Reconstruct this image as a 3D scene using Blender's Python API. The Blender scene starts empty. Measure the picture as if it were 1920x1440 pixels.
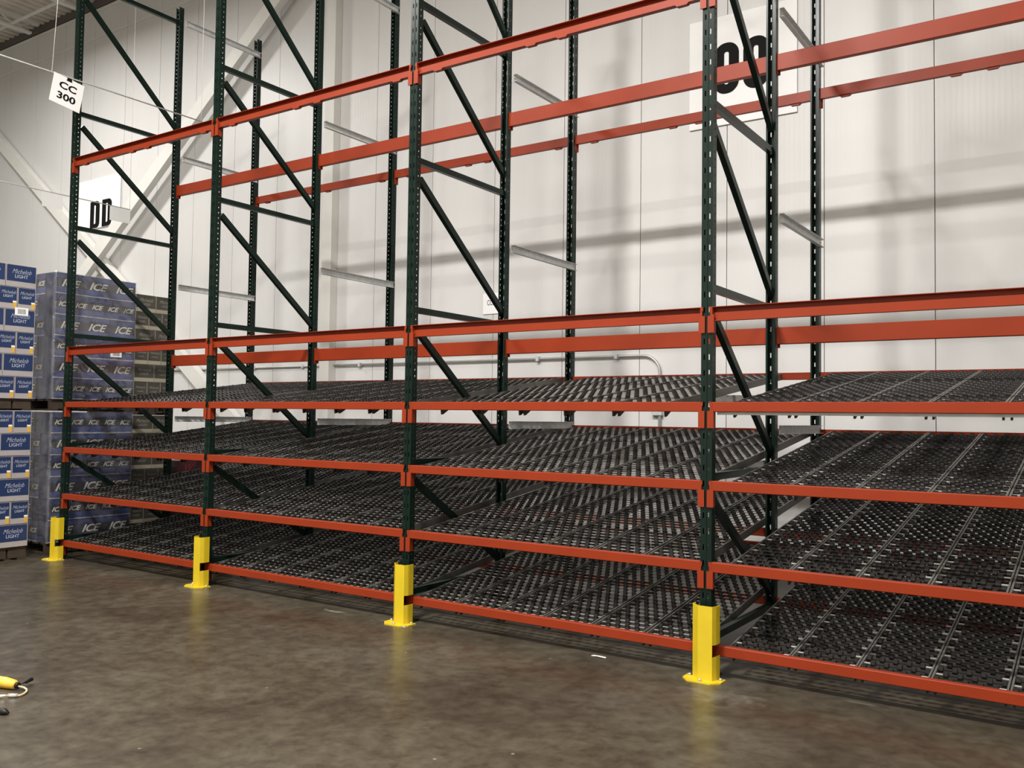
import bpy, bmesh, math, random
from mathutils import Vector, Matrix
random.seed(7)
S = bpy.context.scene
COL = S.collection

# ------------------------------------------------------------------ camera
cam_d = bpy.data.cameras.new('camera'); cam = bpy.data.objects.new('camera', cam_d); COL.objects.link(cam)
Rv = Vector((0.82939719, 0.55850431, 0.01316209)); Uv = Vector((0.01092141, -0.03976529, 0.99914936)); Fv = Vector((-0.55855262, 0.82854792, 0.03908087))
M = Matrix(((Rv.x, Uv.x, -Fv.x, 9.69489), (Rv.y, Uv.y, -Fv.y, -5.431445), (Rv.z, Uv.z, -Fv.z, 1.618955), (0, 0, 0, 1)))
cam.matrix_world = M
cam_d.sensor_width = 36; cam_d.lens = 1661.655 / 1920 * 36; cam_d.clip_end = 100
S.camera = cam
# ------------------------------------------------------------------ exposure, world, lights
S.view_settings.view_transform = 'Standard'; S.view_settings.look = 'None'
S.view_settings.gamma = 1; S.view_settings.use_curve_mapping = False
S.view_settings.exposure = 0.0
W = bpy.data.worlds.new('world'); S.world = W; W.use_nodes = True
W.node_tree.nodes['Background'].inputs[0].default_value = (0.9, 0.95, 1.0, 1); W.node_tree.nodes['Background'].inputs[1].default_value = 0.015
LAMPS = [(5.8, -4.8, 8.6, 1230), (-5.4, 0.2, 8.7, 430), (0.2, -4.8, 8.6, 420), (11.8, -4.8, 8.6, 480), (5.8, -10.5, 8.6, 520), (-0.5, -10.5, 8.6, 380)]
for x, y, z, p in LAMPS:
    ld = bpy.data.lights.new('high_bay_light', 'AREA'); ld.shape = 'RECTANGLE'; ld.size = 1.1; ld.size_y = 0.7
    ld.energy = p; ld.color = (1.0, 0.97, 0.93)
    lo = bpy.data.objects.new('high_bay_light', ld); lo.location = (x, y, z); COL.objects.link(lo)

# ------------------------------------------------------------------ materials
def nodes(name):
    m = bpy.data.materials.new(name); m.use_nodes = True
    nt = m.node_tree; return m, nt, nt.nodes['Principled BSDF']
def mat(name, col, rough=0.5, metal=0.0, var=0.0, scale=6.0, bump=0.0, bscale=40.0, coat=0.0, spec=0.5):
    m, nt, b = nodes(name)
    b.inputs['Base Color'].default_value = (*col, 1); b.inputs['Roughness'].default_value = rough
    b.inputs['Metallic'].default_value = metal; b.inputs['Specular IOR Level'].default_value = spec
    b.inputs['Coat Weight'].default_value = coat; b.inputs['Coat Roughness'].default_value = 0.15
    tc = nt.nodes.new('ShaderNodeTexCoord')
    if var > 0:
        n = nt.nodes.new('ShaderNodeTexNoise'); n.inputs['Scale'].default_value = scale; n.inputs['Detail'].default_value = 6
        r = nt.nodes.new('ShaderNodeValToRGB')
        r.color_ramp.elements[0].position = 0.3; r.color_ramp.elements[1].position = 0.7
        r.color_ramp.elements[0].color = (*[c * (1 - var) for c in col], 1); r.color_ramp.elements[1].color = (*[min(1, c * (1 + var)) for c in col], 1)
        nt.links.new(tc.outputs['Object'], n.inputs['Vector']); nt.links.new(n.outputs['Fac'], r.inputs['Fac']); nt.links.new(r.outputs['Color'], b.inputs['Base Color'])
    if bump > 0:
        n = nt.nodes.new('ShaderNodeTexNoise'); n.inputs['Scale'].default_value = bscale; n.inputs['Detail'].default_value = 3
        bp = nt.nodes.new('ShaderNodeBump'); bp.inputs['Strength'].default_value = bump; bp.inputs['Distance'].default_value = 0.005
        nt.links.new(tc.outputs['Object'], n.inputs['Vector']); nt.links.new(n.outputs['Fac'], bp.inputs['Height']); nt.links.new(bp.outputs['Normal'], b.inputs['Normal'])
    return m
ORANGE = mat('orange_powder_coat', (0.240, 0.029, 0.0075), 0.42, var=0.06, scale=3, spec=0.22)
GREEN = mat('dark_green_powder_coat', (0.005, 0.014, 0.010), 0.28, var=0.15, scale=4, spec=0.2)
YELLOW = mat('yellow_powder_coat', (0.60, 0.44, 0.014), 0.4, var=0.05, scale=8)
GALV = mat('galvanised_steel', (0.58, 0.59, 0.58), 0.42, 0.1, var=0.12, scale=14)
RAIL = mat('dull_galvanised_rail', (0.17, 0.165, 0.15), 0.5, 0.5, var=0.1, scale=10)
AXLE = mat('bright_steel_axle', (0.72, 0.70, 0.66), 0.3, 0.6)
AXLE2 = mat('bare_steel_axle', (0.44, 0.43, 0.40), 0.36, 0.7)
BLACK = mat('black_plastic_wheel', (0.010, 0.008, 0.007), 0.42, spec=0.3)
BOLT = mat('zinc_bolt', (0.6, 0.58, 0.52), 0.35, 0.8)
WHITE = mat('white_painted_steel', (0.74, 0.73, 0.69), 0.5, var=0.04, scale=2)
DECK = mat('grey_roof_deck', (0.70, 0.64, 0.57), 0.7, var=0.1, scale=1)
SHADOWGAP = mat('shadow_gap_eave_steel', (0.12, 0.10, 0.09), 0.7)  # eave steel coloured dark to paint the shadow gap at the wall top
PAPER = mat('white_paper_board', (0.93, 0.925, 0.92), 0.55)
INK = mat('black_ink', (0.006, 0.006, 0.006), 0.6, spec=0.1)
PIPE = mat('grey_conduit', (0.5, 0.5, 0.49), 0.4, 0.5, var=0.05)
PALLET = mat('dark_pallet_wood', (0.045, 0.03, 0.02), 0.8, var=0.3, scale=12)
PANELW = None
def panel_mat():
    m, nt, b = nodes('white_ribbed_wall_panel')
    b.inputs['Roughness'].default_value = 0.42
    tc = nt.nodes.new('ShaderNodeTexCoord')
    n = nt.nodes.new('ShaderNodeTexNoise'); n.inputs['Scale'].default_value = 0.7; n.inputs['Detail'].default_value = 8
    mp = nt.nodes.new('ShaderNodeMapping'); mp.inputs['Scale'].default_value = (3, 1, 0.5)
    r = nt.nodes.new('ShaderNodeValToRGB'); r.color_ramp.elements[0].color = (0.65, 0.64, 0.625, 1); r.color_ramp.elements[1].color = (0.74, 0.735, 0.725, 1)
    nt.links.new(tc.outputs['Object'], mp.inputs['Vector']); nt.links.new(mp.outputs['Vector'], n.inputs['Vector'])
    nt.links.new(n.outputs['Fac'], r.inputs['Fac']); nt.links.new(r.outputs['Color'], b.inputs['Base Color'])
    w = nt.nodes.new('ShaderNodeTexWave'); w.wave_type = 'BANDS'; w.bands_direction = 'X'; w.inputs['Scale'].default_value = 6.0; w.inputs['Distortion'].default_value = 0
    bp = nt.nodes.new('ShaderNodeBump'); bp.inputs['Strength'].default_value = 0.10; bp.inputs['Distance'].default_value = 0.004
    nt.links.new(tc.outputs['Object'], w.inputs['Vector']); nt.links.new(w.outputs['Fac'], bp.inputs['Height']); nt.links.new(bp.outputs['Normal'], b.inputs['Normal'])
    return m
PANELW = panel_mat()
def floor_mat():
    m, nt, b = nodes('polished_concrete')
    L = nt.links.new
    tc = nt.nodes.new('ShaderNodeTexCoord')
    n1 = nt.nodes.new('ShaderNodeTexNoise'); n1.inputs['Scale'].default_value = 1.1; n1.inputs['Detail'].default_value = 9; n1.inputs['Roughness'].default_value = 0.62; n1.inputs['Distortion'].default_value = 0.6
    r1 = nt.nodes.new('ShaderNodeValToRGB'); e = r1.color_ramp.elements
    e[0].position = 0.30; e[0].color = (0.038, 0.030, 0.021, 1); e[1].position = 0.72; e[1].color = (0.095, 0.086, 0.064, 1)
    k = e.new(0.5); k.color = (0.064, 0.054, 0.038, 1)
    n2 = nt.nodes.new('ShaderNodeTexNoise'); n2.inputs['Scale'].default_value = 8.5; n2.inputs['Detail'].default_value = 8; n2.inputs['Roughness'].default_value = 0.7
    r2 = nt.nodes.new('ShaderNodeValToRGB'); r2.color_ramp.elements[0].position = 0.35; r2.color_ramp.elements[1].position = 0.7
    r2.color_ramp.elements[0].color = (0.50, 0.44, 0.38, 1); r2.color_ramp.elements[1].color = (1.35, 1.35, 1.28, 1)
    mx = nt.nodes.new('ShaderNodeMix'); mx.data_type = 'RGBA'; mx.blend_type = 'MULTIPLY'; mx.inputs[0].default_value = 0.8
    L(tc.outputs['Object'], n1.inputs['Vector']); L(tc.outputs['Object'], n2.inputs['Vector'])
    L(n1.outputs['Fac'], r1.inputs['Fac']); L(n2.outputs['Fac'], r2.inputs['Fac'])
    L(r1.outputs['Color'], mx.inputs[6]); L(r2.outputs['Color'], mx.inputs[7])
    prev = mx.outputs[2]
    # pale dust stains at fixed places on the slab
    PALE = (0.26, 0.25, 0.21, 1); DARK = (0.035, 0.022, 0.014, 1)
    for (x, y, rx, ry, a, cc) in ((4.33, -0.08, 0.16, 0.035, 0.8, PALE), (7.75, -0.36, 0.30, 0.16, 0.30, PALE), (2.75, -0.25, 0.5, 0.09, 0.14, PALE), (5.17, -0.17, 0.035, 0.02, 0.7, PALE), (7.3, -0.75, 0.25, 0.3, 0.10, PALE), (5.6, -1.0, 0.5, 0.35, 0.06, PALE), (8.5, 0.02, 0.12, 0.02, 0.3, PALE), (6.48, -0.63, 0.07, 0.055, 0.75, DARK), (8.3, -0.45, 0.25, 0.10, 0.3, DARK), (4.6, -0.9, 0.5, 0.25, 0.3, DARK), (6.9, -1.6, 0.4, 0.5, 0.25, DARK)):
        mp = nt.nodes.new('ShaderNodeMapping'); mp.inputs['Location'].default_value = (-x / rx, -y / ry, 0); mp.inputs['Scale'].default_value = (1 / rx, 1 / ry, 0)
        ln = nt.nodes.new('ShaderNodeVectorMath'); ln.operation = 'LENGTH'
        nd = nt.nodes.new('ShaderNodeTexNoise'); nd.inputs['Scale'].default_value = 14; nd.inputs['Detail'].default_value = 5
        ad = nt.nodes.new('ShaderNodeMath'); ad.operation = 'MULTIPLY_ADD'; ad.inputs[1].default_value = 2.6; 
        sb = nt.nodes.new('ShaderNodeMath'); sb.operation = 'SUBTRACT'; sb.inputs[0].default_value = 2.3
        mu = nt.nodes.new('ShaderNodeMath'); mu.operation = 'MULTIPLY'; mu.use_clamp = True; mu.inputs[1].default_value = a
        cl = nt.nodes.new('ShaderNodeClamp')
        L(tc.outputs['Object'], mp.inputs['Vector']); L(mp.outputs['Vector'], ln.inputs[0]); L(tc.outputs['Object'], nd.inputs['Vector'])
        L(nd.outputs['Fac'], ad.inputs[0]); L(ln.outputs['Value'], ad.inputs[2]); L(ad.outputs[0], sb.inputs[1]); L(sb.outputs[0], cl.inputs[0]); L(cl.outputs[0], mu.inputs[0])
        m2 = nt.nodes.new('ShaderNodeMix'); m2.data_type = 'RGBA'; m2.inputs[7].default_value = cc
        L(mu.outputs[0], m2.inputs[0]); L(prev, m2.inputs[6]); prev = m2.outputs[2]
    sp_ = nt.nodes.new('ShaderNodeTexVoronoi'); sp_.inputs['Scale'].default_value = 3.2
    sr = nt.nodes.new('ShaderNodeMapRange'); sr.inputs[1].default_value = 0.035; sr.inputs[2].default_value = 0.02; sr.inputs[3].default_value = 0; sr.inputs[4].default_value = 0.7
    m3 = nt.nodes.new('ShaderNodeMix'); m3.data_type = 'RGBA'; m3.inputs[7].default_value = PALE
    L(tc.outputs['Object'], sp_.inputs['Vector']); L(sp_.outputs['Distance'], sr.inputs[0]); L(sr.outputs[0], m3.inputs[0]); L(prev, m3.inputs[6]); prev = m3.outputs[2]
    L(prev, b.inputs['Base Color'])
    rr = nt.nodes.new('ShaderNodeMapRange'); rr.inputs[3].default_value = 0.22; rr.inputs[4].default_value = 0.40
    L(n2.outputs['Fac'], rr.inputs[0]); L(rr.outputs[0], b.inputs['Roughness'])
    bp = nt.nodes.new('ShaderNodeBump'); bp.inputs['Strength'].default_value = 0.06; bp.inputs['Distance'].default_value = 0.01
    L(n2.outputs['Fac'], bp.inputs['Height']); L(bp.outputs['Normal'], b.inputs['Normal'])
    return m
FLOORM = floor_mat()

# ------------------------------------------------------------------ mesh helpers
class MB:
    def __init__(s): s.v = []; s.f = []; s.sm = []
    def box(s, x0, x1, y0, y1, z0, z1):
        b = len(s.v)
        s.v += [(x0,y0,z0),(x1,y0,z0),(x1,y1,z0),(x0,y1,z0),(x0,y0,z1),(x1,y0,z1),(x1,y1,z1),(x0,y1,z1)]
        s.f += [(b,b+3,b+2,b+1),(b+4,b+5,b+6,b+7),(b,b+1,b+5,b+4),(b+1,b+2,b+6,b+5),(b+2,b+3,b+7,b+6),(b+3,b,b+4,b+7)]; s.sm += [0]*6; return s
    def quad(s, *p):
        b = len(s.v); s.v += list(p); s.f.append(tuple(range(b, b+len(p)))); s.sm.append(0); return s
    def bar(s, p, q, w, h, up=(0,0,1)):
        p = Vector(p); q = Vector(q); d = (q-p).normalized(); r = d.cross(Vector(up)).normalized(); u = r.cross(d)
        b = len(s.v)
        for c in (p, q):
            for a, e in ((-1,-1),(1,-1),(1,1),(-1,1)): s.v.append(tuple(c + r*a*w/2 + u*e*h/2))
        s.f += [(b,b+1,b+2,b+3),(b+7,b+6,b+5,b+4)] + [(b+i, b+4+i, b+4+(i+1)%4, b+(i+1)%4) for i in range(4)]; s.sm += [0]*6; return s
    def tube(s, pts, r, n=8, cap=True):
        pts = [Vector(p) for p in pts]; b = len(s.v)
        for i, p in enumerate(pts):
            d = (pts[min(i+1, len(pts)-1)] - pts[max(i-1, 0)]).normalized()
            a = Vector((0,0,1)) if abs(d.z) < 0.9 else Vector((1,0,0))
            u = d.cross(a).normalized(); w = u.cross(d)
            rr = r[i] if isinstance(r, (list, tuple)) else r
            for k in range(n):
                t = 2*math.pi*k/n; s.v.append(tuple(p + u*math.cos(t)*rr + w*math.sin(t)*rr))
        for i in range(len(pts)-1):
            for k in range(n):
                a0 = b+i*n+k; a1 = b+i*n+(k+1)%n; s.f.append((a0, a1, a1+n, a0+n)); s.sm.append(1)
        if cap:
            s.f.append(tuple(b+k for k in range(n))[::-1]); e = b+(len(pts)-1)*n; s.f.append(tuple(e+k for k in range(n))); s.sm += [0, 0]
        return s
    def lathe_x(s, prof, cx=0, cy=0, cz=0, n=8, cap=True):
        return s.tube_prof(prof, cx, cy, cz, n, cap)
    def tube_prof(s, prof, cx, cy, cz, n, cap):
        b = len(s.v)
        for x, r in prof:
            for k in range(n):
                t = 2*math.pi*(k+0.5)/n; s.v.append((cx+x, cy+math.cos(t)*r, cz+math.sin(t)*r))
        for i in range(len(prof)-1):
            for k in range(n):
                a0 = b+i*n+k; a1 = b+i*n+(k+1)%n; s.f.append((a0, a1, a1+n, a0+n)[::-1]); s.sm.append(0)
        if cap:
            s.f.append(tuple(b+k for k in range(n))); e = b+(len(prof)-1)*n; s.f.append(tuple(e+k for k in range(n))[::-1]); s.sm += [0, 0]
        return s
    def prism(s, poly, axis, a, c):
        # poly in the two other axes (order xyz without axis), extruded a..c
        b = len(s.v); n = len(poly)
        for t in (a, c):
            for (p, q) in poly:
                s.v.append({'x': (t,p,q), 'y': (p,t,q), 'z': (p,q,t)}[axis])
        s.f.append(tuple(b+i for i in range(n))[::-1]); s.f.append(tuple(b+n+i for i in range(n)))
        s.f += [(b+i, b+(i+1)%n, b+n+(i+1)%n, b+n+i) for i in range(n)]; s.sm += [0]*(n+2); return s
    def mesh(s, name, m):
        me = bpy.data.meshes.new(name); me.from_pydata(s.v, [], s.f)
        me.polygons.foreach_set('use_smooth', [bool(x) for x in s.sm])
        me.materials.append(m); me.update()
        bm = bmesh.new(); bm.from_mesh(me); bmesh.ops.recalc_face_normals(bm, faces=bm.faces); bm.to_mesh(me); bm.free()
        return me
def ob(name, me, parent=None, loc=None, rot=None):
    o = bpy.data.objects.new(name, me); COL.objects.link(o)
    if parent: o.parent = parent
    if loc: o.location = loc
    if rot: o.rotation_euler = rot
    return o
def build(name, mb, m, parent=None, loc=None, rot=None): return ob(name, mb.mesh(name, m), parent, loc, rot)
def tag(o, label=None, cat=None, group=None, kind=None):
    if label: o['label'] = label
    if cat: o['category'] = cat
    if group: o['group'] = group
    if kind: o['kind'] = kind
    return o
def thing(name, loc, label, cat, group=None, rot=None):
    return tag(ob(name, None, None, loc, rot), label, cat, group)
def struct(name, mb, m): return tag(build(name, mb, m), kind='structure')
def text_mesh(txt, size, m, shear=0.0, sx=1.0, bold=0.0, depth=0.0):
    cu = bpy.data.curves.new('lettering', 'FONT'); cu.body = txt; cu.size = size; cu.shear = shear; cu.offset = bold; cu.extrude = depth
    cu.align_x = 'CENTER'; cu.align_y = 'CENTER'; cu.resolution_u = 3
    o = bpy.data.objects.new('tmp', cu); COL.objects.link(o)
    dg = bpy.context.evaluated_depsgraph_get(); me = bpy.data.meshes.new_from_object(o.evaluated_get(dg))
    bpy.data.objects.remove(o)
    for v in me.vertices: v.co.x *= sx
    me.name = 'lettering'; me.materials.clear(); me.materials.append(m); return me

# ------------------------------------------------------------------ setting
XL, XR, YF, YB, ZC = -13.0, 15.0, -14.0, 4.0, 9.60
struct('floor', MB().box(XL, XR, YF, YB+0.3, -0.1, 0), FLOORM)
wb = struct('wall_back', MB().box(XL, XR, YB+0.06, YB+0.25, 0, 9.42), WHITE)
pm = {}
xs = [1.968 + 1.0555*n for n in range(-14, 13)]
pan = MB().box(0.004, 1.0515, 0, 0.06, 0.0, 9.4).mesh('wall_panel', PANELW)
for x in xs:
    if x + 1.06 < XR and x > XL: ob('wall_panel', pan, wb, (x, YB, 0))
eb = MB().box(XL, XR, YB-0.02, YB+0.25, 9.44, 9.60)
e2 = struct('trim_1', eb, SHADOWGAP)
struct('trim_2', MB().box(XL, XR, YB-0.012, YB-0.001, 8.83, 8.87).box(XL, XR, YB-0.012, YB-0.001, 9.36, 9.42), WHITE)
struct('wall_left', MB().box(XL-0.2, XL, YF, YB+0.3, 0, ZC), WHITE)
struct('wall_right', MB().box(XR, XR+0.2, YF, YB+0.3, 0, ZC), WHITE)
struct('wall_front', MB().box(XL, XR, YF-0.2, YF, 0, ZC), WHITE)
ce = MB(); ce.box(XL, XR, YF, YB+0.3, ZC+0.02, ZC+0.2)
x = XL
while x < XR: ce.box(x, x+0.06, YF, YB, ZC-0.02, ZC+0.02); x += 0.2
ceil = struct('ceiling', ce, DECK)
for k in range(-6, 12):                     # open web joists running to the back wall
    x = -8.42 + 1.87*(k+2)
    if not (XL < x < XR): continue
    y1 = 3.75
    j = MB().box(x-0.05, x+0.05, YF, y1, 9.30, 9.34).box(x-0.05, x+0.05, YF, YB-0.1, 9.53, 9.58)
    y = y1; s = 0
    while y > -4:
        j.bar((x, y, 9.34 if s else 9.53), (x, y-0.3, 9.53 if s else 9.34), 0.025, 0.025); s = 1-s; y -= 0.3
    build('roof_joist', j, WHITE, ceil)
br = MB()
for y in (3.35, 0.9, -1.6): br.box(XL, XR, y-0.02, y+0.02, 9.34, 9.38)
build('bridging_angle', br, WHITE, ceil)

# building column and wind braces against the wall
cm = MB().box(-0.024, 0.169, 3.86, 3.995, 0.012, 9.42)
cm.box(-0.06, 0.2, 3.82, 3.995, 0, 0.012)
tag(build('building_column', cm, WHITE), 'white steel building column standing against the panelled wall behind the second bay', 'column')
tag(build('building_column', MB().box(-12.55, -12.36, 3.86, 3.995, 0, 9.42), WHITE), 'white steel building column at far left behind the beer pallets', 'column')
ba = thing('wind_brace', (-6.2, 3.77, 4.6), 'white diagonal brace rising rightward over the lettered board to the ceiling', 'brace')
build('brace_tube', MB().bar((-11.3+6.2, 0, 0.41-4.6), (-0.03+6.2, 0, 8.86-4.6), 0.12, 0.24), WHITE, ba)
build('gusset_plate', MB().prism([(5.75, 3.65), (6.16, 3.7), (6.16, 4.45), (6.0, 4.35)], 'y', -0.01, 0.01), WHITE, ba)
bb = thing('wind_brace', (-6.2, 3.895, 4.6), 'white diagonal brace falling rightward from upper left down behind the beer pallets', 'brace')
q = ((-12.2+6.2, 0, 9.16-4.6), (-0.15+6.2, 0, 0.16-4.6))
build('brace_tube', MB().bar(q[0], q[1], 0.12, 0.24), WHITE, bb)
build('gusset_plate', MB().prism([(5.7, -4.5), (6.16, -4.5), (6.16, -3.7)], 'y', 0.0, 0.02), WHITE, bb)

# conduit
cp = [(0.175, 0, 2.375), (5.20, 0, 2.375)] + [(5.20+0.21*math.sin(a), 0, 2.165+0.21*math.cos(a)) for a in [math.radians(15*i) for i in range(1, 7)]] + [(5.41, 0, 0.02)]
cd = thing('conduit', (0, 3.965, 0), 'grey electrical conduit on the white wall bending down near its right end', 'pipe')
build('pipe', MB().tube(cp, 0.016, 10), PIPE, cd)
for x in (0.7, 2.2, 3.75, 4.85): build('pipe_clamp', MB().box(x-0.02, x+0.02, -0.028, 0.033, 2.345, 2.402), GALV, cd)
for z in (0.6, 1.7): build('pipe_clamp', MB().box(5.31, 5.445, -0.028, 0.033, z-0.02, z+0.02), GALV, cd)
cd = thing('conduit', (0, 3.979, 0), 'grey electrical conduit on the wall left of the white column', 'pipe')
build('pipe', MB().tube([(-4.4, 0, 2.375), (-0.03, 0, 2.375)], 0.016, 10), PIPE, cd)
for x in (-3.2, -1.6, -0.5): build('pipe_clamp', MB().box(x-0.02, x+0.02, -0.020, 0.020, 2.352, 2.398), GALV, cd)

# wall boards
def letter_ring(cx, cz, w, h, hw, hh, kind):
    def rr(w_, h_, r, n=8):
        pts = []
        for (sx, sz, a0) in ((1,1,0),(-1,1,90),(-1,-1,180),(1,-1,270)):
            if kind == 'D' and sx < 0: pts.append((-w_/2, sz*h_/2)); continue
            for i in range(n+1):
                a = math.radians(a0+90*i/n); pts.append((sx*(w_/2-r)+r*math.cos(a), sz*(h_/2-r)+r*math.sin(a)))
        return pts
    o = rr(w, h, 0.10 if kind == 'D' else w*0.47); i_ = rr(hw, hh, hw*0.48)
    bm = bmesh.new(); 
    cu = bpy.data.curves.new('lettering', 'CURVE'); cu.dimensions = '2D'; cu.fill_mode = 'BOTH'; cu.extrude = 0.002
    for pts in (o, i_):
        sp = cu.splines.new('POLY'); sp.points.add(len(pts)-1); sp.use_cyclic_u = True
        for k, (a, b) in enumerate(pts): sp.points[k].co = (a, b, 0, 1)
    t = bpy.data.objects.new('tmp', cu); COL.objects.link(t)
    me = bpy.data.meshes.new_from_object(t.evaluated_get(bpy.context.evaluated_depsgraph_get())); bpy.data.objects.remove(t); bm.free()
    me.materials.clear(); me.materials.append(INK); return me
bd = thing('wall_board', (6.36, 3.975, 5.55), 'large white wall board with two bold black oval characters behind the right posts', 'sign')
build('board', MB().box(-0.61, 0.61, 0, 0.015, -0.62, 0.62), PAPER, bd)
for cx in (-0.17, 0.165): ob('lettering', letter_ring(0, 0, 0.285, 0.575, 0.055, 0.37, 'O'), bd, (cx, -0.004, 0.015), (math.pi/2, 0, 0))
bd = thing('wall_board', (-6.15, 3.975, 5.58), 'large white wall board reading DD at upper left behind the first bay', 'sign')
build('board', MB().box(-0.68, 0.70, 0, 0.015, -0.45, 0.50), PAPER, bd)
for cx in (-0.11, 0.285): ob('lettering', letter_ring(0, 0, 0.31, 0.51, 0.06, 0.36, 'D'), bd, (cx, -0.004, -0.19), (math.pi/2, 0, 0))
bd = thing('bay_sign', (3.02, 3.985, 3.12), 'small white sheet reading CC01 on the wall behind the third bay', 'sign')
build('board', MB().box(-0.15, 0.15, 0, 0.008, -0.135, 0.135), PAPER, bd)
ob('lettering', text_mesh('CC01', 0.098, INK, sx=0.62), bd, (-0.01, -0.003, 0.01), (math.pi/2, 0, 0))

# ------------------------------------------------------------------ rack
BW = 2.515; NB = 4
LV = [0.205, 0.722, 1.238, 1.743]; SL = 0.327/2.6; ANG = math.atan(SL)
FR = ['leftmost', 'second from left', 'third from left', 'fourth from left (nearest fully seen)', 'right-hand end']
FRS = ['at the left end', 'second from the left', 'third from the left', 'fourth from the left', 'at the right end']
BAYS = ['leftmost bay', 'second bay from the left', 'third bay from the left', 'rightmost bay']

def perf(s, mapf, u0, u1, cols, z0, z1):
    # sheet in (u,z) with columns of holes: cols = list of (ucentre, hw, hh, pitch, start)
    us = u0
    for (uc, hw, hh, pitch, st) in cols:
        s.quad(mapf(us, z0), mapf(uc-hw, z0), mapf(uc-hw, z1), mapf(us, z1))
        z = z0; zc = z0+st
        while zc + hh < z1:
            s.quad(mapf(uc-hw, z), mapf(uc+hw, z), mapf(uc+hw, zc-hh), mapf(uc-hw, zc-hh)); z = zc+hh; zc += pitch
        s.quad(mapf(uc-hw, z), mapf(uc+hw, z), mapf(uc+hw, z1), mapf(uc-hw, z1)); us = uc+hw
    s.quad(mapf(us, z0), mapf(u1, z0), mapf(u1, z1), mapf(us, z1))
def post_mesh(h, d, front):
    # channel 76 wide, web on y=0 side, opening towards +y (front) ; d = depth
    s = MB(); sg = 1 if front else -1; hwid = 0.038
    web = [(-0.017, 0.0045, 0.018, 0.1016, 0.09), (0.017, 0.0045, 0.018, 0.1016, 0.09)]
    side = [(d*0.55, 0.005, 0.0065, 0.0508, 0.06)]
    for t in (0, 0.0028):
        perf(s, lambda u, z: (u, sg*t, z), -hwid+t, hwid-t, web, 0.012, h)
        for sx in (-1, 1):
            perf(s, lambda u, z: (sx*(hwid-t), sg*u, z), t, d-t, side, 0.012, h)
            s.quad((sx*(hwid-t), sg*(d-t), 0.012), (sx*(hwid-0.014), sg*(d-t), 0.012), (sx*(hwid-0.014), sg*(d-t), h), (sx*(hwid-t), sg*(d-t), h))
    # recessed centre rib of the web
    s.box(-0.004, 0.004, min(-sg*0.0035, 0), max(-sg*0.0035, 0), 0.012, h)
    return s
PF = post_mesh(6.75, 0.062, True).mesh('post', GREEN); PM = post_mesh(6.75, 0.062, False).mesh('post', GREEN); PB = post_mesh(6.79, 0.07, False).mesh('post', GREEN)
FOOT = MB().box(-0.075, 0.075, -0.05, 0.09, 0, 0.012).mesh('foot_plate', GREEN)
HZ = [0.225, 1.26, 2.49, 3.715, 5.025, 6.56]
DG = [((0.09, 6.36), (1.315, 5.20)), ((0.09, 4.885), (1.315, 3.885)), ((0.09, 3.57), (1.315, 2.60)), ((0.09, 2.33), (1.315, 1.39)), ((0.09, 1.11), (1.315, 0.33))]
hmesh = MB().box(-0.020, 0.020, 0.03, 1.33, -0.024, 0.024).mesh('horizontal_brace', GREEN)
dmesh = []
for (a, b) in DG: dmesh.append(MB().bar((0, a[0], a[1]), (0, b[0], b[1]), 0.040, 0.052, up=(0, 0, 1)).mesh('diagonal_brace', GREEN))
SP = MB().box(-0.020, 0.020, 0, 0.003, -0.001, 0.0)
def spacer_mesh():
    s = MB(); L = 1.19
    s.box(0, 0.003, 0, L, -0.035, 0.035).box(0, 0.035, 0, L, 0.032, 0.035).box(0, 0.035, 0, L, -0.035, -0.032)
    return s.mesh('channel', GALV)
SPM = spacer_mesh(); SPB = MB().tube_prof([(0, 0.009), (0.008, 0.009)], 0, 0, 0, 6, True).mesh('bolt', BOLT)
SPZ = [1.56, 3.205, 4.83, 6.565]; SPN = ['lowest', 'second lowest', 'third up', 'highest']
for i in range(NB+1):
    X = BW*i
    t = thing('upright_frame', (X, 0, 0), 'tall dark green braced rack frame, %s' % FRS[i], 'rack frame', 'braced upright frames')
    ob('post', PF, t, (0, 0, 0)); ob('post', PM, t, (0, 1.36, 0))
    ob('foot_plate', FOOT, t, (0, 0, 0)); ob('foot_plate', FOOT, t, (0, 1.29, 0))
    for z in HZ: ob('horizontal_brace', hmesh, t, (0, 0, z))
    for d in dmesh: ob('diagonal_brace', d, t)
    t = thing('rear_post', (X, 2.6, 0), 'single dark green rear post by the white wall, %s' % FRS[i], 'rack post', 'rear posts')
    ob('post', PB, t); ob('foot_plate', FOOT, t, (0, -0.06, 0))
    for z, nm in zip(SPZ, SPN):
        t = thing('row_spacer', (X+0.0385, 1.385, z), 'grey spacer bar, %s, behind the green frame %s' % (nm, FRS[i]), 'spacer bar', 'galvanised row spacers')
        ob('channel', SPM, t)
        for y in (0.02, 1.17): ob('bolt', SPB, t, (0.003, y, 0.008)); 

# yellow column guards
def guard_mesh():
    s = MB(); prof = [(-0.083, -0.02), (-0.083, -0.06), (-0.028, -0.112), (0.066, -0.112), (0.080, -0.082), (0.082, -0.07), (0.082, -0.02)]
    inn = [(-0.078, -0.02), (-0.078, -0.058), (-0.026, -0.107), (0.063, -0.107), (0.075, -0.081), (0.077, -0.07), (0.077, -0.02)]
    for k in range(6):
        zs = [(0.008, 0.463)] if k < 3 else [(0.008, 0.152), (0.226, 0.463)]
        for z0, z1 in zs: s.prism([prof[k], prof[k+1], inn[k+1], inn[k]], 'z', z0, z1)
    return s.mesh('guard_shield', YELLOW)
GM = guard_mesh(); GP = MB().prism([(-0.125, -0.03), (-0.125, -0.12), (-0.075, -0.175), (0.075, -0.175), (0.125, -0.12), (0.125, -0.03)], 'z', 0.0, 0.008).mesh('base_plate', YELLOW)
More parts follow.
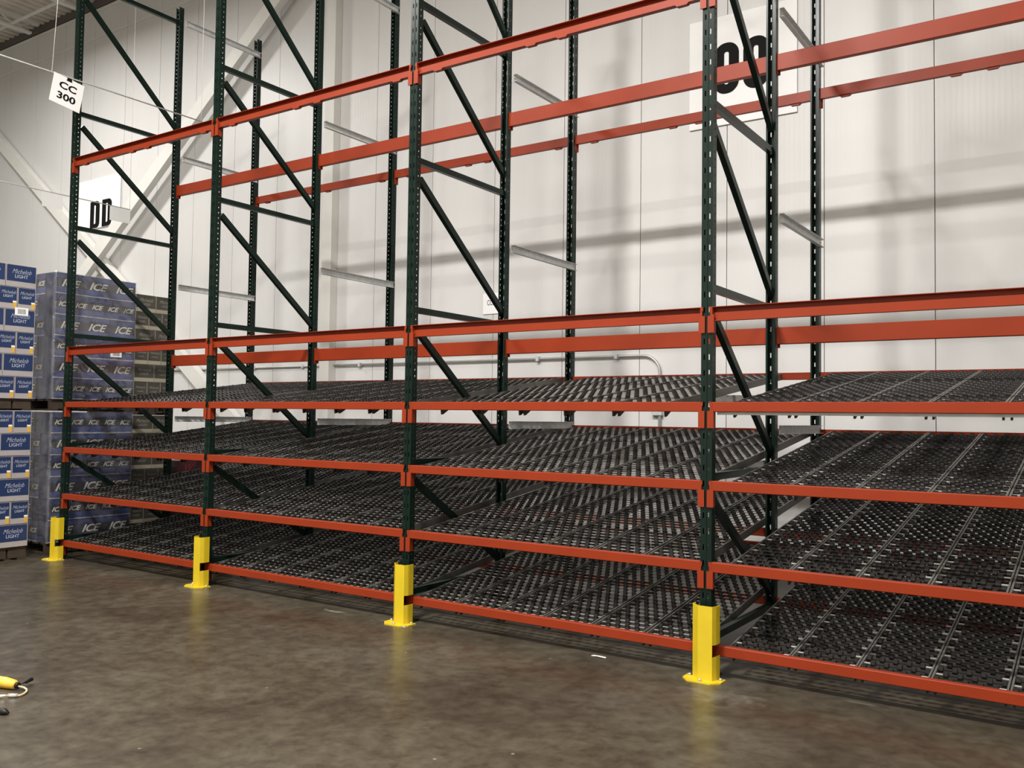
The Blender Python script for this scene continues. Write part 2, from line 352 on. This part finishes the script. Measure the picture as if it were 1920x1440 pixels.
GB = MB().tube([(0, 0, 0), (0, 0, 0.012)], 0.012, 6).mesh('anchor_bolt', BOLT)
for i in range(NB+1):
    t = thing('column_guard', (BW*i+0.022, 0, 0), 'yellow steel guard bolted round the front post %s' % FRS[i], 'post guard', 'yellow post guards')
    ob('guard_shield', GM, t); ob('base_plate', GP, t)
    for p in ((-0.102, -0.06), (0, -0.148), (0.102, -0.06)): ob('anchor_bolt', GB, t, (*p, 0.008))

# beams -------------------------------------------------------------
XA, XB = 0.0415, BW-0.0415
def conn_mesh(side, hgt, sg):
    # end connector hooked on the post face; side +1 : at the left end of a beam (lip goes left). sg=+1 front-facing
    s = MB(); x0 = 0.0385
    def bx(a, b, y0, y1, z0, z1):
        y0, y1 = sorted((sg*y0, sg*y1))
        if side > 0: s.box(a, b, y0, y1, z0, z1)
        else: s.box(-b, -a, y0, y1, z0, z1)
    bx(x0, 0.0415, -0.012, 0.045, -hgt, 0)
    bx(0.022, x0, -0.012, -0.006, -0.026, 0); bx(0.027, x0, -0.012, -0.006, -0.058, -0.026); bx(0.009, x0, -0.012, -0.006, -hgt, -0.058)
    bx(0.0415, 0.052, -0.012, -0.004, -hgt, -0.05)
    return s.mesh('end_connector', ORANGE)
CN = {(a, h, g): conn_mesh(a, h, g) for a in (1, -1) for h in (0.168,) for g in (1, -1)}
HOLE = {}
def flat_beam(h, sg, d=0.046):
    s = MB(); a, b = -0.010, d-0.010; c = 0.004; s.prism([(sg*y, z) for y, z in ((a, -h+c), (a+c, -h), (b-c, -h), (b, -h+c), (b, -c), (b-c, 0), (a+c, 0), (a, -c))], 'x', XA, XB)
    return s
def cee_beam(h, sg):
    s = MB(); def_ = []
    def bx(a, b, z0, z1): y0, y1 = sorted((sg*a, sg*b)); s.box(XA, XB, y0, y1, z0, z1)
    bx(-0.012, 0.040, -0.004, 0); bx(0.034, 0.040, -h, -0.004); bx(-0.002, 0.034, -h, -h+0.006); bx(0.012, 0.034, -0.04, -0.036); bx(0.012, 0.016, -h+0.006, -0.04); 
    return s
def beam(i, y, z, sg, kind, label, zt=0.0):
    t = thing('rack_beam', (BW*i, y, z), label, 'rack beam', 'orange rack beams')
    key = (kind, sg)
    if key not in HOLE:
        if kind in ('small', 'dull'): s = flat_beam(0.064, sg)
        elif kind == 'tall': s = flat_beam(0.130, sg)
        elif kind == 'cee': s = cee_beam(0.092, sg)
        HOLE[key] = s.mesh('beam_body', RAIL if kind == 'dull' else ORANGE)
    ob('beam_body', HOLE[key], t, (0, 0, -0.012 if kind == 'tall' else 0))
    if kind == 'dull': return t
    ob('end_connector', CN[(1, 0.168, sg)], t); ob('end_connector', CN[(-1, 0.168, sg)], t, (BW, 0, 0))
    return t
TIE = {}
for sg in (1, -1):
    y0, y1 = sorted((sg*-0.004, sg*0.03))
    TIE[sg] = MB().prism([(0.0, -0.092), (0.10, -0.092), (0.085, -0.106), (0.015, -0.106)], 'y', y0, y1).mesh('tie_tab', ORANGE)
STOP = MB().box(XA+0.02, XB-0.02, 0.028, 0.038, -0.082, -0.064).mesh('track_shelf', GALV)
FN = ['lowest', 'second lowest', 'third up', 'fourth up']
for i in range(NB):
    for k, z in enumerate(LV):
        t = beam(i, 0, z, 1, 'small', 'slim orange front beam of the %s roller shelf, %s' % (FN[k], BAYS[i]))
        if k == 3 and i == 3: ob('track_shelf', STOP, t)
        ym = 1.36; zm = z - 0.02 + SL*1.32 - 0.062
        beam(i, ym, zm, -1, 'small' if k < 2 else 'dull', ('slim orange' if k < 2 else 'dull grey') + ' middle beam under the %s roller shelf, %s' % (FN[k], BAYS[i]))
        beam(i, 2.6, z + 0.322, -1, 'small', 'slim orange rear beam of the %s roller shelf, %s' % (FN[k], BAYS[i]))
    beam(i, 0, 2.356, 1, 'cee', 'deep orange front channel beam just above the shelves, %s' % BAYS[i])
    t = beam(i, 0, 4.493, 1, 'cee', 'high orange front channel beam across the %s' % BAYS[i])
    for x in (0.24, 1.12, 1.39, 2.32): ob('tie_tab', TIE[1], t, (x-0.04, 0, 0))
    beam(i, 1.36, 2.358, -1, 'tall', 'wide flat orange middle beam just above the shelves, %s' % BAYS[i])
    beam(i, 1.36, 4.490, -1, 'tall', 'wide flat orange middle beam high up, %s' % BAYS[i])
    t = beam(i, 2.6, 4.603, -1, 'cee', 'high orange rear channel beam by the wall, %s' % BAYS[i])
    for x in (0.24, 1.12, 1.39, 2.32): ob('tie_tab', TIE[-1], t, (x-0.04, 0, 0))

# roller tracks -------------------------------------------------------
TW = 0.381; LEN = 2.545/math.cos(ANG); RP = 0.0765; NR = int((LEN-0.03)/RP)
IW = TW-0.020; P = 0.0735; RW = 0.0185
def wheel_prof(l, r):
    hb = 0.0056
    return [(-l, hb), (-0.0135, hb), (-0.0135, RW*0.92), (-0.010, RW), (0.010, RW), (0.0135, RW*0.92), (0.0135, hb), (r, hb)]
NS = 9
WF = MB().tube_prof(wheel_prof(P/2, P/2), 0, 0, 0, NS, False).mesh('wheel', BLACK)
WL = MB().tube_prof(wheel_prof(0.0145, P/2), 0, 0, 0, NS, False).mesh('wheel', BLACK)
WR = MB().tube_prof(wheel_prof(P/2, 0.0145), 0, 0, 0, NS, False).mesh('wheel', BLACK)
AX = MB().tube_prof([(0.008, 0.0048), (TW-0.008, 0.0048)], 0, 0, 0, 6, False).mesh('axle', AXLE)
def rail_mesh():
    s = MB(); s.box(0, 0.010, 0, LEN, -0.045, 0.012).box(0, 0.014, 0, LEN, -0.045, -0.041)
    return s.mesh('side_rail', RAIL)
RM = rail_mesh(); HOOKM = mat('shaded_hook_steel', (0.03, 0.028, 0.025), 0.5, 0.4)  # shade below the beams is put into the dark hook colour
HK = MB().prism([(0.012, -0.045), (0.012, -0.086), (0.03, -0.086), (0.14, -0.045)], 'x', 0.011, 0.022).mesh('mounting_hook', HOOKM)
def rows():
    for r in range(NR):
        y = 0.03 + r*RP; a = r % 2
        ws = []
        for k in range(5):
            xx = 0.010 + 0.0150 + k*P + (P/2 if a else 0)
            ws.append((xx, 'L' if k == 0 else 'R' if k == 4 else 'F'))
        yield y, ws
allw = MB(); alla = MB()
for y, ws in rows():
    for xx, e in ws:
        l = r = 0.0145
        allw.tube_prof(wheel_prof(l, r), xx, y, 0, NS, False)
    alla.tube_prof([(0.008, 0.0048), (TW-0.008, 0.0048)], 0, y, 0, 6, False)
ALLW = allw.mesh('wheels', BLACK); ALLA = alla.mesh('axles', AXLE2)
ORD = ['first', 'second', 'third', 'fourth', 'fifth', 'sixth']
def track(i, k, n, x, fine):
    t = thing('roller_track', (x, 0.045, LV[k]-0.015), 'black wheeled track, %s from left, %s shelf, %s' % (ORD[n], FN[k], BAYS[i]), 'roller track', 'black wheeled roller tracks', (ANG, 0, 0))
    for sx, m in ((0, 1), (TW, -1)):
        o = ob('side_rail', RM, t, (sx, 0, 0)); o.scale.x = m
        o = ob('mounting_hook', HK, t, (sx, 0, 0)); o.scale.x = m
    if fine:
        for y, ws in rows():
            a = ob('axle', AX, t, (0, y, 0))
            for xx, e in ws: ob('wheel', {'L': WL, 'F': WF, 'R': WR}[e], a, (xx, 0, 0))
    else:
        tag(ob('axles', ALLA, t), kind='stuff'); tag(ob('wheels', ALLW, t), kind='stuff')
for i in range(NB):
    for k in range(4):
        if i == 3: x0, n, p = 7.688, 6, 0.388
        elif i == 2: x0, n, p = (5.303, 5, 0.390) if k == 3 else (5.125, 6, 0.397)
        elif i == 1: x0, n, p = 2.600, 6, 0.394
        else: x0, n, p = 0.085, 6, 0.394
        for j in range(n): track(i, k, j, x0 + j*p, i == 3)

# ------------------------------------------------------------------ hanging rods and paper signs
t = thing('hanging_rod', (0.3, 0, 5.275), 'thin grey rod hung on wires, carrying the sheet reading CC 300', 'rod')
build('rod', MB().tube([(0, -2.2, 0), (0, 1.48, 0.012)], 0.008, 6), GALV, t)
for y, b, dx in ((-0.43, -0.30, 0.0), (1.46, 1.46, 0), (-1.6, -1.5, 0)):
    w = MB().tube([(0, y, 0), (0, (y*0.4+b*0.6), 1.6), (0, b, 4.47)], 0.003, 4); build('wire', w, PAPER, t)
t = thing('hanging_sign', (0.3, -0.24, 5.262), 'white paper sheet reading CC 300 clipped to a thin rod at upper left', 'sign')
build('sheet', MB().box(-0.012, -0.010, -0.172, 0.172, -0.322, 0.0), PAPER, t)
t.location.x = 0.325; t.rotation_euler.x = math.radians(-9)
ob('lettering', text_mesh('CC', 0.105, INK, sx=1.35, bold=0.003), t, (-0.0085, 0.0, -0.105), (math.pi/2, 0, math.pi/2))
ob('lettering', text_mesh('300', 0.105, INK, sx=1.35, bold=0.003), t, (-0.0085, 0.0, -0.225), (math.pi/2, 0, math.pi/2))
build('binder_clip', MB().prism([(-0.03, -0.03), (0.03, -0.03), (0.022, 0.006), (-0.022, 0.006)], 'x', -0.016, -0.004), INK, t)
t = thing('hanging_rod', (-3.0, 0, 4.81), 'thin grey rod hung low at left, carrying two blank backs of sheets', 'rod')
build('rod', MB().tube([(0, -0.6, -0.0), (0, 2.63, 0.003)], 0.008, 6), GALV, t)
for y in (-0.4, 2.62): build('wire', MB().tube([(0, y, 0), (0, y, 4.93)], 0.003, 4), PAPER, t)
for y0, y1, nm in ((1.24, 1.54, 'blank white sheet hanging on the low rod left of the first green post'), (2.28, 2.62, 'blank white sheet hanging at the end of the low rod beside the lettered board')):
    t = thing('hanging_sign', (-2.985, (y0+y1)/2, 4.80), nm, 'sign')
    h = (y1-y0)/2
    build('sheet', MB().box(0, 0.002, -h, h, -0.215, 0), PAPER, t)

# ------------------------------------------------------------------ beer pallets
BLUE = mat('blue_printed_carton', (0.018, 0.037, 0.108), 0.4, var=0.12, scale=5)
NAVY = mat('dark_blue_carton', (0.014, 0.020, 0.070), 0.35, var=0.25, scale=7)
MIDB = mat('violet_blue_carton_band', (0.032, 0.050, 0.165), 0.35, var=0.55, scale=6)
DARKB = mat('black_carton_band', (0.016, 0.016, 0.024), 0.4, var=0.3, scale=9)
LGREY = mat('dark_grey_printed_carton', (0.060, 0.055, 0.045), 0.45, var=0.35, scale=5)
CREAM = mat('cream_carton_tray', (0.36, 0.33, 0.25), 0.6, var=0.08)
TRAY = mat('pale_carton_tray', (0.40, 0.37, 0.37), 0.6, var=0.06)
SILV = mat('silver_print', (0.62, 0.60, 0.55), 0.4)
PWHITE = mat('white_print', (0.44, 0.48, 0.58), 0.5)
GPRINT = mat('pale_grey_print', (0.30, 0.29, 0.25), 0.5)
GLASSY = mat('beer_glass_print', (0.72, 0.42, 0.06), 0.4)
REDB = mat('dark_red_carton', (0.09, 0.012, 0.02), 0.4, var=0.4, scale=8)
REDP = mat('red_print', (0.32, 0.03, 0.05), 0.4)
def film():
    m, nt, b = nodes('stretch_film'); L = nt.links.new
    out = nt.nodes['Material Output']; tr = nt.nodes.new('ShaderNodeBsdfTransparent'); gl = nt.nodes.new('ShaderNodeBsdfGlossy'); gl.inputs['Roughness'].default_value = 0.16
    df = nt.nodes.new('ShaderNodeBsdfDiffuse'); df.inputs[0].default_value = (0.6, 0.6, 0.62, 1)
    tc = nt.nodes.new('ShaderNodeTexCoord'); n = nt.nodes.new('ShaderNodeTexNoise'); n.inputs['Scale'].default_value = 5; n.inputs['Detail'].default_value = 5; n.inputs['Distortion'].default_value = 1.2
    bp = nt.nodes.new('ShaderNodeBump'); bp.inputs['Strength'].default_value = 0.8; bp.inputs['Distance'].default_value = 0.03
    L(tc.outputs['Object'], n.inputs['Vector']); L(n.outputs['Fac'], bp.inputs['Height']); L(bp.outputs['Normal'], gl.inputs['Normal'])
    r = nt.nodes.new('ShaderNodeMapRange'); r.inputs[1].default_value = 0.42; r.inputs[2].default_value = 0.75; r.inputs[3].default_value = 0.03; r.inputs[4].default_value = 0.17
    L(n.outputs['Fac'], r.inputs[0])
    m1 = nt.nodes.new('ShaderNodeMixShader'); m1.inputs[0].default_value = 0.14; L(tr.outputs[0], m1.inputs[1]); L(gl.outputs[0], m1.inputs[2])
    m2 = nt.nodes.new('ShaderNodeMixShader'); L(r.outputs[0], m2.inputs[0]); L(m1.outputs[0], m2.inputs[1]); L(df.outputs[0], m2.inputs[2]); L(m2.outputs[0], out.inputs['Surface'])
    return m
FILM = film()

def wood_pallet(x, y0, y1, z, label, top=None):
    w = y1-y0; t = thing('wooden_pallet', (x, y0, z), label, 'pallet')
    if top: t.scale.z = (top-z)/0.118
    for k in range(6): a = k*(0.98/5.6); build('deck_board', MB().box(-0.0-a-0.12, -a, 0, w, 0.100, 0.118), PALLET, t)
    for xx in (-0.06, -0.52, -0.98):
        n = 5; seg = w/n
        for q_ in range(n): build('block', MB().box(xx, xx+0.05, q_*seg+(0.012 if q_ else 0), (q_+1)*seg-(0.012 if q_ < n-1 else 0), 0.018, 0.1), PALLET, t)
    for y in (0.0, w/2-0.045, w-0.09): build('bottom_board', MB().box(-1.0, -0.01, y, y+0.09, 0.0, 0.018), PALLET, t)
    return t
MC = {}
def case_michel(wide, w, d, h):
    key = ('m', wide)
    if key in MC: return MC[key]
    g = 0.003
    body = MB().box(-d+g, 0, g, w-g, 0.004, h-0.004).mesh('carton', TRAY)
    face = MB().box(0, 0.0015, 0.010, w-0.010, 0.064, h-0.008).mesh('printed_face', BLUE)
    k = 1.0 if wide else 0.74
    t1 = text_mesh('Michelob', 0.072*k, PWHITE, shear=0.45, sx=0.78, bold=-0.0004); t2 = text_mesh('LIGHT', 0.052*k, PWHITE, bold=0.0005, sx=1.0)
    gl = MB().prism([(w-0.045, 0.012), (w-0.015, 0.012), (w-0.010, 0.075), (w-0.050, 0.075)], 'x', 0.0016, 0.003).mesh('glass_print', GLASSY)
    gf = MB().box(0.0016, 0.0032, w-0.050, w-0.012, 0.075, 0.092).mesh('foam_print', PAPER)
    MC[key] = (body, face, t1, t2, gl, gf, k); return MC[key]
def put_michel(Y, Z, wide, w, d, h, label, grp):
    body, face, t1, t2, gl, gf, k = case_michel(wide, w, d, h)
    t = thing('beer_case', (-0.25, Y, Z), label, 'beer case', grp)
    ob('carton', body, t); f = ob('printed_face', face, t)
    ob('lettering', t1, f, (0.003, w*0.50, h*0.70 if wide else h*0.74), (math.pi/2, 0, math.pi/2)); ob('lettering', t2, f, (0.003, w*0.50, h*0.48 if wide else h*0.56), (math.pi/2, 0, math.pi/2))
    if not wide: ob('glass_print', gl, f); ob('foam_print', gf, f)
LN = ['bottom', 'second', 'third', 'fourth', 'fifth', 'top']
def michel():
    for tier, zb in ((0, 0.144), (1, 1.765)):
        tn = ('lower', 'upper')[tier]
        wood_pallet(-0.27, -1.25, -0.23, 1.639 if tier else 0.0, 'dark wooden pallet under the %s load of bright blue beer cases' % tn, zb)
        h = 0.2455 if tier else 0.249
        for l in range(6):
            wide = (l % 2 == 1) if tier else (l % 2 == 0)
            n, w, d = (3, 0.333, 0.20) if wide else (5, 0.200, 0.333)
            for j in range(n):
                Y = -0.23 - (j+1)*w
                put_michel(Y, zb + l*h, wide, w, d, h, 'bright blue case, %s layer of the %s load, %s from right edge' % (LN[l], tn, ORD[j]), 'bright blue beer cases at the left edge')
            # inner row so that the load is solid
michel()
def case_ice(wide, w, d, h):
    key = ('i', wide)
    if key in MC: return MC[key]
    g = 0.003
    body = MB().box(-d+g, 0, g, w-g, 0.003, h-0.003).mesh('carton', NAVY)
    k = 1.0 if wide else 0.62
    def bands(ax):
        fx = lambda a, b, z0, z1, e: MB().box(0, e, a, b, z0, z1)
        return fx
    m1 = MB().box(0, 0.0012, g, w-g, 0.005, h*0.33).mesh('lower_band', MIDB)
    m2 = MB().box(0, 0.0012, g, w-g, h*0.33, h*0.72).mesh('dark_band', DARKB)
    m3 = MB().box(0, 0.0012, g, w-g, h*0.76, h-0.006).mesh('upper_band', MIDB)
    tx = text_mesh('ICE', 0.118*k, SILV, shear=0.38, sx=1.18, bold=0.003*k)
    m4 = MB().prism([(g, 0.004), (w-g, 0.004), (w-g, 0.014), (w*0.7, 0.018), (w*0.35, 0.012), (g, 0.017)], 'x', 0.0, 0.002).mesh('tray_edge', TRAY)
    MC[key] = (body, m1, m2, m3, tx, m4); return MC[key]
def put_ice(loc, rz, wide, w, d, h, label, grp):
    body, m1, m2, m3, tx, m4 = case_ice(wide, w, d, h)
    t = thing('beer_case', loc, label, 'beer case', grp, (0, 0, rz))
    ob('carton', body, t); ob('tray_edge', m4, t); ob('lower_band', m1, t); b = ob('dark_band', m2, t); ob('upper_band', m3, t)
    ob('lettering', tx, b, (0.0025, w*0.5, h*0.52), (math.pi/2, 0, math.pi/2))
def ice():
    y0, y1 = 0.015, 1.025
    for tier, zb in ((0, 0.134), (1, 1.772)):
        tn = ('lower', 'upper')[tier]
        wood_pallet(-0.32, y0, y1, 1.643 if tier else 0.0, 'dark wooden pallet under the %s load of film-wrapped dark blue cases' % tn, zb)
        h = 0.2435 if tier else 0.249
        for l in range(6):
            wide = (l % 2 == 1) if tier else (l % 2 == 0)
            n, w, d = (3, 0.3366, 0.202) if wide else (5, 0.202, 0.3366)
            jit = 0.0
            for j in range(n):
                put_ice((-0.30 - random.uniform(0, 0.003), y0 + j*w, zb + l*h), 0, wide, w, d, h, 'wrapped dark blue case, %s layer of %s load, %s from left corner' % (LN[l], tn, ORD[j]), 'film-wrapped dark blue beer cases')
            # cases seen on the aisle side of the load
            n2, w2, d2 = (5, 0.202, 0.3366) if wide else (3, 0.3366, 0.202)
            xs_ = -0.30 - (0.202 if wide else 0.3366)
            for j in range(3 if wide else 2):
                put_ice((xs_ - (j+1)*w2 - 0.004, y0 + 0.0, zb + l*h), -math.pi/2, not wide, w2, d2, h, 'wrapped dark blue case, aisle side, %s layer of %s load, %s from corner' % (LN[l], tn, ORD[j]), 'film-wrapped dark blue beer cases')
        # film
        s = MB(); nz, z0, z1 = 26, zb+0.002, zb+6*h+0.012
        pts = [(-1.335, y1+0.008), (-1.335, y0-0.010), (-0.292, y0-0.010), (-0.286, y0+0.25), (-0.289, y0+0.6), (-0.292, y1+0.008)]
        b = []
        rnd = random.Random(3+tier)
        # finer horizontal samples
        path = []
        for a in range(len(pts)-1):
            m_ = 8
            for q_ in range(m_): f = q_/m_; path.append((pts[a][0]*(1-f)+pts[a+1][0]*f, pts[a][1]*(1-f)+pts[a+1][1]*f))
        path.append(pts[-1]); np_ = len(path)
        for iz in range(nz+1):
            z = z0 + (z1-z0)*iz/nz
            for (px, py) in path: s.v.append((px+rnd.uniform(0, 0.004), py-rnd.uniform(0, 0.003), z+0.0))
        for iz in range(nz):
            for a in range(np_-1): s.f.append((iz*np_+a, iz*np_+a+1, (iz+1)*np_+a+1, (iz+1)*np_+a)); s.sm.append(1)
        tag(build('stretch_film', s, FILM), 'glossy clear stretch film wrapped around the %s load of dark blue cases' % tn, 'plastic wrap', 'stretch film wraps')
ice()
def lager():
    y0 = 1.035
    for tier, zb in ((0, 0.262), (1, 1.80)):
        tn = ('lower', 'upper')[tier]
        wood_pallet(-0.33, y0, y0+0.57, 1.604 if tier else 0.131, 'dark wooden pallet under the %s load of grey lager cases' % tn, zb)
        if not tier: pass
        h = 0.2185 if tier else 0.2235
        for l in range(6):
            wide = (l % 2 == 1) if tier else (l % 2 == 1)
            n, w, d = (2, 0.28, 0.19) if wide else (3, 0.1867, 0.28)
            key = ('l', wide, tier)
            if key not in MC:
                k = 0.95 if wide else 0.66
                MC[key] = (MB().box(-d, 0, 0.003, w-0.003, 0.003, h-0.003).mesh('carton', CREAM), MB().box(0, 0.0012, 0.006, w-0.006, 0.052, h-0.004).mesh('printed_face', LGREY),
                           text_mesh('Michelob', 0.062*k, GPRINT, shear=0.45, sx=0.85), text_mesh('LAGER', 0.044*k, GPRINT))
            bd_, fc, a_, c_ = MC[key]
            for j in range(n):
                t = thing('beer_case', (-0.31, y0 + j*w, zb + l*h), 'grey lager case, cream bottom edge, %s layer of %s load, %s from left' % (LN[l], tn, ORD[j]), 'beer case', 'dark grey lager cases')
                ob('carton', bd_, t); f = ob('printed_face', fc, t)
                ob('lettering', a_, f, (0.0025, w/2, h*0.68), (math.pi/2, 0, math.pi/2)); ob('lettering', c_, f, (0.0025, w/2, h*0.45), (math.pi/2, 0, math.pi/2))
    wood_pallet(-0.33, y0, y0+0.57, 0.0, 'spare dark wooden pallet on the floor below the grey lager load', 0.130)
lager()
def red():
    y0 = 1.68; wood_pallet(-0.33, y0, y0+0.95, 0.0, 'dark wooden pallet under the low load of dark red cases', 0.143)
    for l in range(4):
        for j in range(3):
            t = thing('beer_case', (-0.31, y0+j*0.315, 0.142+l*0.22), 'dark red case behind the first bay, %s layer, %s from left' % (LN[l], ORD[j]), 'beer case', 'dark red cases')
            build('carton', MB().box(-0.3, 0, 0.003, 0.312, 0.003, 0.217), REDB, t)
            f = build('printed_face', MB().box(0, 0.0012, 0.01, 0.305, 0.05, 0.2), REDB, t)
            ob('lettering', MC.setdefault('r', text_mesh('W', 0.13, REDP, shear=0.4)), f, (0.003, 0.16, 0.12), (math.pi/2, 0, math.pi/2))
red()
# barcode stickers on the wraps
def sticker(loc, label):
    t = thing('barcode_label', loc, label, 'label'); build('paper', MB().box(0, 0.001, 0, 0.145, 0, 0.085), PAPER, t)
    s = MB(); y = 0.03; r = random.Random(4)
    while y < 0.115: w = r.choice((0.002, 0.004)); s.box(0.001, 0.0016, y, y+w, 0.015, 0.07); y += w+r.choice((0.003, 0.004))
    build('bars', s, DARKB, t)
sticker((-0.2475, -0.455, 2.685), 'white barcode sticker on a bright blue case at the far left edge')
sticker((-0.279, 0.70, 2.30), 'white barcode sticker on the stretch film of the dark blue load beneath the orange beam')

# ------------------------------------------------------------------ small things on the floor
HY = mat('yellow_plastic_handle', (0.80, 0.45, 0.05), 0.35, var=0.1, scale=30)
CORD = mat('cream_cord', (0.50, 0.42, 0.25), 0.5)
t = thing('hand_tool', (4.327, -2.693, 0.0), 'small yellow handled tool with a looped cord lying on the floor at lower left', 'tool')
build('handle', MB().tube([(-0.20, -0.075, 0.033), (-0.11, -0.05, 0.033), (-0.02, -0.022, 0.033), (0.05, -0.004, 0.030), (0.062, 0.0, 0.028)], [0.031, 0.033, 0.032, 0.026, 0.019], 16), HY, t)
build('end_cap', MB().tube([(0.060, 0.0, 0.027), (0.076, 0.005, 0.025)], 0.018, 12), BLACK, t)
build('toggle', MB().tube([(0.062, 0.014, 0.030), (0.057, 0.050, 0.030), (0.052, 0.063, 0.030), (0.032, 0.105, 0.032)], [0.004, 0.005, 0.010, 0.012], 8), BLACK, t)
build('cord_loop', MB().tube([(0.074, 0.006, 0.022), (0.10, 0.026, 0.014), (0.138, 0.022, 0.010), (0.175, 0.0, 0.009), (0.200, -0.028, 0.009), (0.211, -0.053, 0.009), (0.205, -0.069, 0.010)], 0.006, 8), CORD, t)
build('ferrule', MB().tube([(0.208, -0.066, 0.012), (0.172, -0.100, 0.012)], 0.011, 10), AXLE, t)
build('hook', MB().tube([(0.172, -0.100, 0.012), (0.165, -0.118, 0.014), (0.150, -0.135, 0.012), (0.115, -0.150, 0.012)], [0.006, 0.008, 0.010, 0.007], 8), AXLE, t)
t = thing('black_clip', (4.755, -2.95, 0.0), 'small black plastic clip on the floor at the lower left edge below the yellow tool', 'clip')
build('clip_body', MB().tube([(-0.12, -0.01, 0.014), (0.02, 0.0, 0.016), (0.045, 0.01, 0.012)], [0.014, 0.018, 0.006], 8), BLACK, t)
build('prong', MB().tube([(0.0, -0.01, 0.01), (-0.03, -0.05, 0.006), (-0.06, -0.09, 0.005)], 0.005, 6), BLACK, t)
t = thing('paper_scrap', (6.78, -0.01, 0.002), 'tiny crumpled white paper scrap on the floor under the third bay', 'scrap')
s = MB(); s.quad((-0.05, -0.012, 0), (0.0, -0.018, 0.006), (0.008, 0.012, 0.004), (-0.045, 0.014, 0.002)); s.quad((0.0, -0.018, 0.006), (0.06, -0.006, 0.0), (0.055, 0.012, 0.002), (0.008, 0.012, 0.004))
build('paper', s, PAPER, t)
t = thing('concrete_chip', (5.17, -0.17, 0.0), 'small pale chip on the floor right of the third yellow guard', 'debris')
build('chip', MB().tube([(-0.02, 0, 0.004), (0.0, 0.004, 0.006), (0.022, 0, 0.003)], [0.004, 0.009, 0.003], 6), CREAM, t)
